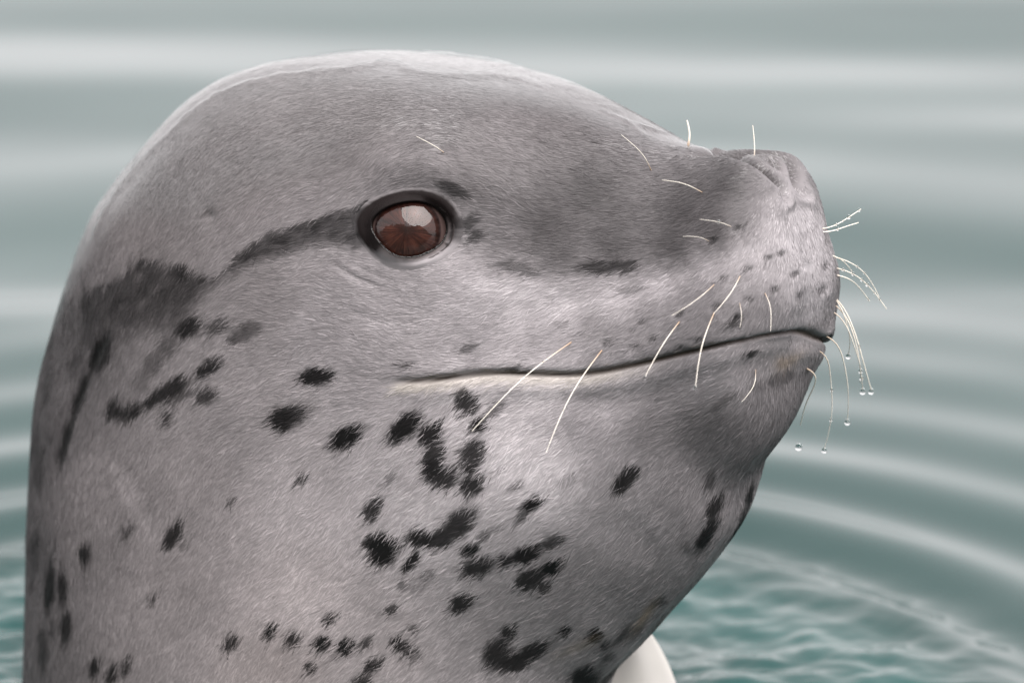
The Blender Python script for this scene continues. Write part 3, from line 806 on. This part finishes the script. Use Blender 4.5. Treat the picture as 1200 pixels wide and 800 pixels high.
# ------------------------------------------------------------------ whiskers and the drops on them
def tube(name, pts, r0, r1, parent, mat=M_WHISK, sides=6, n=18, label=None):
    pts = np.asarray(pts, float)
    t = np.r_[0, np.cumsum(np.linalg.norm(np.diff(pts, axis=0), axis=1))]
    tt = np.linspace(0, t[-1], n)
    C = spline(t, pts, tt)
    T = np.gradient(C, axis=0); T /= np.linalg.norm(T, axis=1, keepdims=True)
    A = np.cross(T, np.array([.3, .2, .93])); A /= np.linalg.norm(A, axis=1, keepdims=True); B = np.cross(T, A)
    s = tt/t[-1]; r = (r0*(1-s)+r1*s)
    ph = np.linspace(0, 2*math.pi, sides, endpoint=False)
    V = C[:, None]+(A[:, None]*np.cos(ph)[None, :, None]+B[:, None]*np.sin(ph)[None, :, None])*r[:, None, None]
    F = grid_faces(n, sides)
    o = mesh_obj(name, V.reshape(-1, 3), F, mat, parent, {'along': np.repeat(s, sides)})
    return o, C
def drop_mesh(rad, stretch=1.15, n=14):
    u = np.linspace(0, math.pi, n)[:, None]; vv = np.linspace(0, 2*math.pi, 2*n, endpoint=False)[None, :]
    z = np.cos(u); z = np.where(z > 0, z*stretch*(1+.25*z*z), z)
    V = np.stack([np.sin(u)*np.cos(vv), np.sin(u)*np.sin(vv), z+0*vv], -1)*rad
    return V.reshape(-1, 3), grid_faces(n, 2*n)
def droplet(C, rad, parent, name='water_droplet', stretch=1.15):
    V, F = drop_mesh(rad, stretch)
    o = mesh_obj(name, V+np.asarray(C), F, M_DROP)
    if parent is not None:
        o.parent = parent
        o.matrix_parent_inverse = HEAD if parent is seal else Matrix.Identity(4)
    return o
front = (N1 @ TO_CAM > .0) & (P1[..., 2] > 0)
Qt = measure(P1)
def root_on_body(px, py):
    d = np.where(front, np.hypot(Qt[..., 0]-px, Qt[..., 1]-py), 1e9); i = np.unravel_index(np.argmin(d), d.shape)
    return P1[i], N1[i]
def at_depth(px, py, depth):
    """point seen at a measured position, depth metres nearer to the viewer than the aim plane"""
    d = ray(np.array(px, float), np.array(py, float)); return CAM+d*((DIST-depth)/DIST)
def depth_of(P): return DIST-float(-(P-CAM) @ TO_CAM)
# (points root to tip), how far the tip stands out towards the viewer (mm), radius mm, drops (position along, radius mm)
NEARW = [
 ([(672,398),(612,444),(553,505)], 38, .42, ((.30,.7),(.48,.6),(.90,.55))),
 ([(707,407),(668,465),(640,530)], 42, .42, ((.45,.55),(.62,.6),(.93,.7))),
 ([(796,374),(776,405),(756,441)], 36, .40, ((1.0,1.15),)),
 ([(837,362),(822,408),(815,453)], 38, .40, ((1.0,1.15),)),
 ([(871,318),(855,345),(836,368)], 26, .36, ()),
 ([(838,331),(815,352),(787,370)], 30, .30, ((.3,.3),(.5,.3))),
 ([(898,341),(903,362),(903,388)], 20, .28, ((.35,.35),(.5,.35),(.7,.3))),
 ([(868,352),(869,372),(867,384)], 16, .20, ((.8,.5),)),
 ([(888,430),(883,452),(869,471)], 18, .28, ((.5,.3),(1.0,.5))),
 ([(521,178),(507,170),(488,160)], 16, .42, ()),
 ([(764,199),(752,180),(728,158)], 20, .40, ((.15,.5),)),
 ([(823,225),(800,215),(776,211)], 16, .36, ()),
 ([(863,268),(845,261),(820,257)], 8, .26, ((.55,.9),(.75,.5),(.9,.4))),
 ([(832,283),(820,278),(800,277)], 8, .20, ((.5,.3),(.8,.3))),
]
for pts, out_mm, rad, drops in NEARW:
    Pr, Nr = root_on_body(*pts[0])
    d0 = depth_of(Pr); L = []
    for k, (x, y) in enumerate(pts):
        f = k/(len(pts)-1); L.append(at_depth(x, y, d0+out_mm*.001*f**.8))
    L[0] = Pr-Nr*.0015
    o, C = tube('whisker', L, rad*.00085, rad*.00035, seal)
    for f, r in drops:
        droplet(C[int(round(f*(len(C)-1)))]-np.array([0, 0, r*.0008 if f == 1.0 else 0]), r*.001, o)
# whiskers of the far cheek, seen past the muzzle
FARW = [  # points, lateral position of root (m, far side positive), spread outwards mm, radius, drops
 ([(973,266),(991,257),(1009,245)], .030, 20, .28, ((.35,.6),(.5,.5),(.68,.9),(.97,.7))),
 ([(973,271),(990,266),(1006,261)], .030, 22, .34, ((.4,.7),)),
 ([(977,300),(991,309),(1001,322)], .036, 22, .32, ((.9,.5),)),
 ([(981,302),(1011,318),(1032,352)], .038, 34, .32, ((.35,.5),(.55,.6),)),
 ([(980,314),(1010,328),(1039,362)], .040, 34, .34, ((.15,.7),(.3,.8),(.45,.8),(.6,.9),(.72,.6),(.85,.6))),
 ([(983,323),(1002,332),(1019,353)], .040, 30, .40, ((.95,.6),)),
 ([(972,344),(998,380),(1012,425),(1021,457)], .040, 36, .44, ((1.0,1.3),(.55,.7))),
 ([(974,346),(992,378),(996,400),(994,416)], .040, 26, .36, ((1.0,1.2),)),
 ([(978,357),(1000,392),(1008,430),(1011,457)], .042, 34, .40, ((.82,1.0),(.7,.6),(1.0,1.35))),
 ([(980,368),(1000,402),(1008,430),(1008,448)], .042, 34, .34, ((.78,1.0),)),
 ([(964,414),(973,440),(975,480),(966,526)], .036, 30, .32, ((.2,.5),(.36,.8),(.66,.8),(1.0,1.2))),
 ([(975,398),(989,425),(994,460),(993,493)], .040, 34, .36, ((1.0,1.3),)),
 ([(952,436),(948,465),(938,498)], .030, 26, .42, ()),
]
for pts, ylat, spread, rad, drops in FARW:
    L = []
    for k, (x, y) in enumerate(pts):
        f = k/(len(pts)-1)
        L.append(on_plane(np.array(float(x)), np.array(float(y)), ylat+spread*.001*f))
    # run the root into the far cheek
    d = L[0]-L[1]; d /= np.linalg.norm(d)
    L.insert(0, L[0]+(d*.6+np.array([-.8, -.35, 0]))*.010)
    o, C = tube('whisker', L, rad*.0012, rad*.0007, seal, n=24)
    n0 = 4
    for f, r in drops:
        droplet(C[int(round(n0+f*(len(C)-1-n0)))]-np.array([0, 0, r*.0008 if f == 1.0 else 0]), r*.0013, o)
# two stiff hairs on the bridge of the nose
for pts, ylat, rad in (([(806,172),(808,158),(805,141)], .004, .75), ([(884,190),(884,168),(882,147)], .012, .42)):
    L = [on_plane(np.array(float(x)), np.array(float(y)), ylat) for x, y in pts]
    tube('whisker', L, rad*.001, rad*.0006, seal)

# drop that has just left a whisker
V, F_ = drop_mesh(.0021, 1.02)
dc = on_plane(np.array(936.), np.array(524.), .062)
fd = mesh_obj('falling_drop', V, F_, M_DROP); fd.location = to_world(dc)
fd['label'] = 'small clear water drop falling free below the chin whiskers'; fd['category'] = 'water drop'

# ------------------------------------------------------------------ far fore flipper, rising out of the water behind the throat
tip = on_plane(np.array(742.), np.array(712.), .075); foot = on_plane(np.array(738.), np.array(960.), .075)
ax = tip-foot; Lf = np.linalg.norm(ax); ax /= Lf
wd = RIGHT-ax*(RIGHT @ ax); wd /= np.linalg.norm(wd); tk = np.cross(ax, wd)
nu, nv = 40, 36
uu = np.linspace(0, 1, nu)[:, None]; ph = np.linspace(0, 2*math.pi, nv, endpoint=False)[None, :]
wid = .034*np.sqrt(np.clip(1-uu**3.0, 0, 1))*(1.15-.15*uu); thk = .013*np.sqrt(np.clip(1-uu**4, 0, 1))
rib = .0016*np.cos(5*ph)*(1-uu*.4)
V = foot+ax*(uu*Lf)[..., None]+wd*((wid+rib)*np.cos(ph)-.012*uu**2)[..., None]+tk*((thk+rib)*np.sin(ph))[..., None]
fl = mesh_obj('flipper', V.reshape(-1, 3), grid_faces(nu, nv), M_FLIP, seal)
fl['label'] = 'pale far flipper just breaking the surface behind the throat'

# ------------------------------------------------------------------ the sea
HV = np.array([-W_TO_CAM[0], -W_TO_CAM[1]]); HV /= np.linalg.norm(HV)      # horizontally away from the viewer
HR = np.array([W_RIGHT[0], W_RIGHT[1]])
rad = np.r_[np.linspace(.02, 1.05, 300, endpoint=False), np.linspace(1.05, 3.6, 150, endpoint=False), np.geomspace(3.6, 4000, 60)]
NAZ = 720
az = np.linspace(0, 2*math.pi, NAZ, endpoint=False)
RR, AZ = np.meshgrid(rad, az, indexing='ij')
X = BASE[0]+RR*np.cos(AZ); Y = BASE[1]+RR*np.sin(AZ)
s = X*HV[0]+Y*HV[1]; xr = X*HR[0]+Y*HR[1]
pq = np.stack([X, Y], -1)
fade = np.exp(-np.maximum(RR-4, 0)/6)
Z = np.zeros_like(X)
# long low swell crossing the background
k = 2*math.pi/.46
warp = .17*noise2(pq, .8, 91, 2)
Z += .0034*np.cos(k*(s+.06*xr+warp)-(k*1.42-math.pi/2))*sstep(.7, 1.1, s)*fade
k2 = 2*math.pi/.83
Z += .0035*np.cos(k2*(s*.95+.3*xr)+1.2)*fade
Z += .0030*noise2(pq*np.array([1, 1]), .22, 95, 2)*fade*.6
Z += .012*noise2(np.stack([xr*.26, s], -1), .27, 151, 2)*sstep(.5, 1.0, s)*fade
# rings running out from the animal
edge = .405+.02*noise2(np.stack([np.cos(AZ)*3, np.sin(AZ)*3], -1), 1.0, 97, 2)
dr = RR-edge
ring = np.cos(2*math.pi*dr/(.105+.03*np.clip(dr, 0, 1)))
Z += .0060*ring*sstep(-.03, .05, dr)*np.exp(-np.maximum(dr, 0)/.26)
# churned water inside
chop = np.zeros_like(X)
rg = np.random.default_rng(5)
m = RR < .75
xs, ys = X[m], Y[m]; acc = np.zeros(len(xs))
wx = .018*noise2(pq[m], .11, 101, 2); wy = .018*noise2(pq[m], .11, 103, 2)
for i in range(70):
    lam = .026*(2.6**rg.random()) if i < 45 else (.07*(1.8**rg.random()) if i < 55 else .013*(2**rg.random())); a = math.atan2(HV[1], HV[0])+.62*rg.standard_normal(); kk = 2*math.pi/lam
    ph_ = rg.random()*6.28
    c = np.sin(kk*((xs+wx)*math.cos(a)+(ys+wy)*math.sin(a))+ph_)
    acc += lam*(.0085 if i < 45 else (.007 if i < 55 else .004))*(c+.5*c*c)
acc = acc*(.75+.6*noise2(pq[m], .16, 107, 2))
acc = .55*acc+.0085*fbm(np.stack([(xs+wx)/.060, (ys+wy)/.060, xs*0+.5], -1), 141, 4)
chop[m] = acc-acc.mean()
Z += chop*sstep(.10, -.10, dr)
V = np.stack([X, Y, Z], -1).reshape(-1, 3)
Fw = grid_faces(len(rad), NAZ)
vv = V[Fw[0]]; nn = np.cross(vv[1]-vv[0], vv[2]-vv[0])
if nn[2] < 0: Fw = Fw[:, ::-1]
churn = (sstep(.02, -.08, dr)*np.clip(.75+.6*noise2(pq, .10, 109, 2), 0, 1)).ravel()
water = mesh_obj('water', V, Fw, M_WATER, None, {'churn': churn})
water['kind'] = 'structure'; water['label'] = 'grey green sea water with rings spreading from the seal'

# ------------------------------------------------------------------ unseen rocky shore, added to block sky light and shape the eye reflection
nu, nv = 60, 160
aa = np.linspace(-1.5, .95, nv)[None, :]; uu = np.linspace(0, 1, nu)[:, None]
cdir = math.atan2(W_TO_CAM[1], W_TO_CAM[0])
ridge = (10.0-3.5*np.abs((aa+.25)/1.2)**2)+2.8*noise2(np.stack([aa*6, aa*0], -1), 1.0, 111, 4)+1.2*noise2(np.stack([aa*22, aa*0], -1), 1.0, 115, 2)
rr_ = 12.0+7.0*uu**1.3+0*aa; ridge = ridge*sstep(-1.52, -.75, aa)**.6*sstep(.97, .35, aa)**.6
zz = -.6+ridge*np.where(uu < .75, uu/.75, 1-.5*(uu-.75)/.25)
pn = np.stack([rr_*np.cos(aa+cdir), rr_*np.sin(aa+cdir), zz], -1)
bump = fbm(pn*.55, 121, 4)*1.1
pn[..., 0] += bump*math.cos(cdir); pn[..., 1] += bump*math.sin(cdir); pn[..., 2] += .6*fbm(pn*.8, 131, 3)*sstep(0, .2, uu)
M_ROCK, t, out = new_mat('added_shore_rock')
p = principled(t, out, Roughness=.85)
nz = nd(t, 'ShaderNodeTexNoise', Scale=1.4); nz.inputs['Detail'].default_value = 8
rw = nd(t, 'ShaderNodeValToRGB'); e = rw.color_ramp.elements
e[0].position = .3; e[0].color = (.03, .028, .026, 1); e[1].position = .75; e[1].color = (.13, .115, .10, 1)
tc = nd(t, 'ShaderNodeTexCoord'); t.links.new(tc.outputs['Object'], nz.inputs['Vector'])
t.links.new(nz.outputs['Fac'], rw.inputs[0]); t.links.new(rw.outputs[0], p.inputs['Base Color'])
cl = mesh_obj('added_rock_blocker', pn.reshape(-1, 3), grid_faces(nu, nv, wrap=False), M_ROCK)
cl['kind'] = 'structure'; cl['label'] = 'added dark rocky shore out of view, blocking sky light behind the camera'
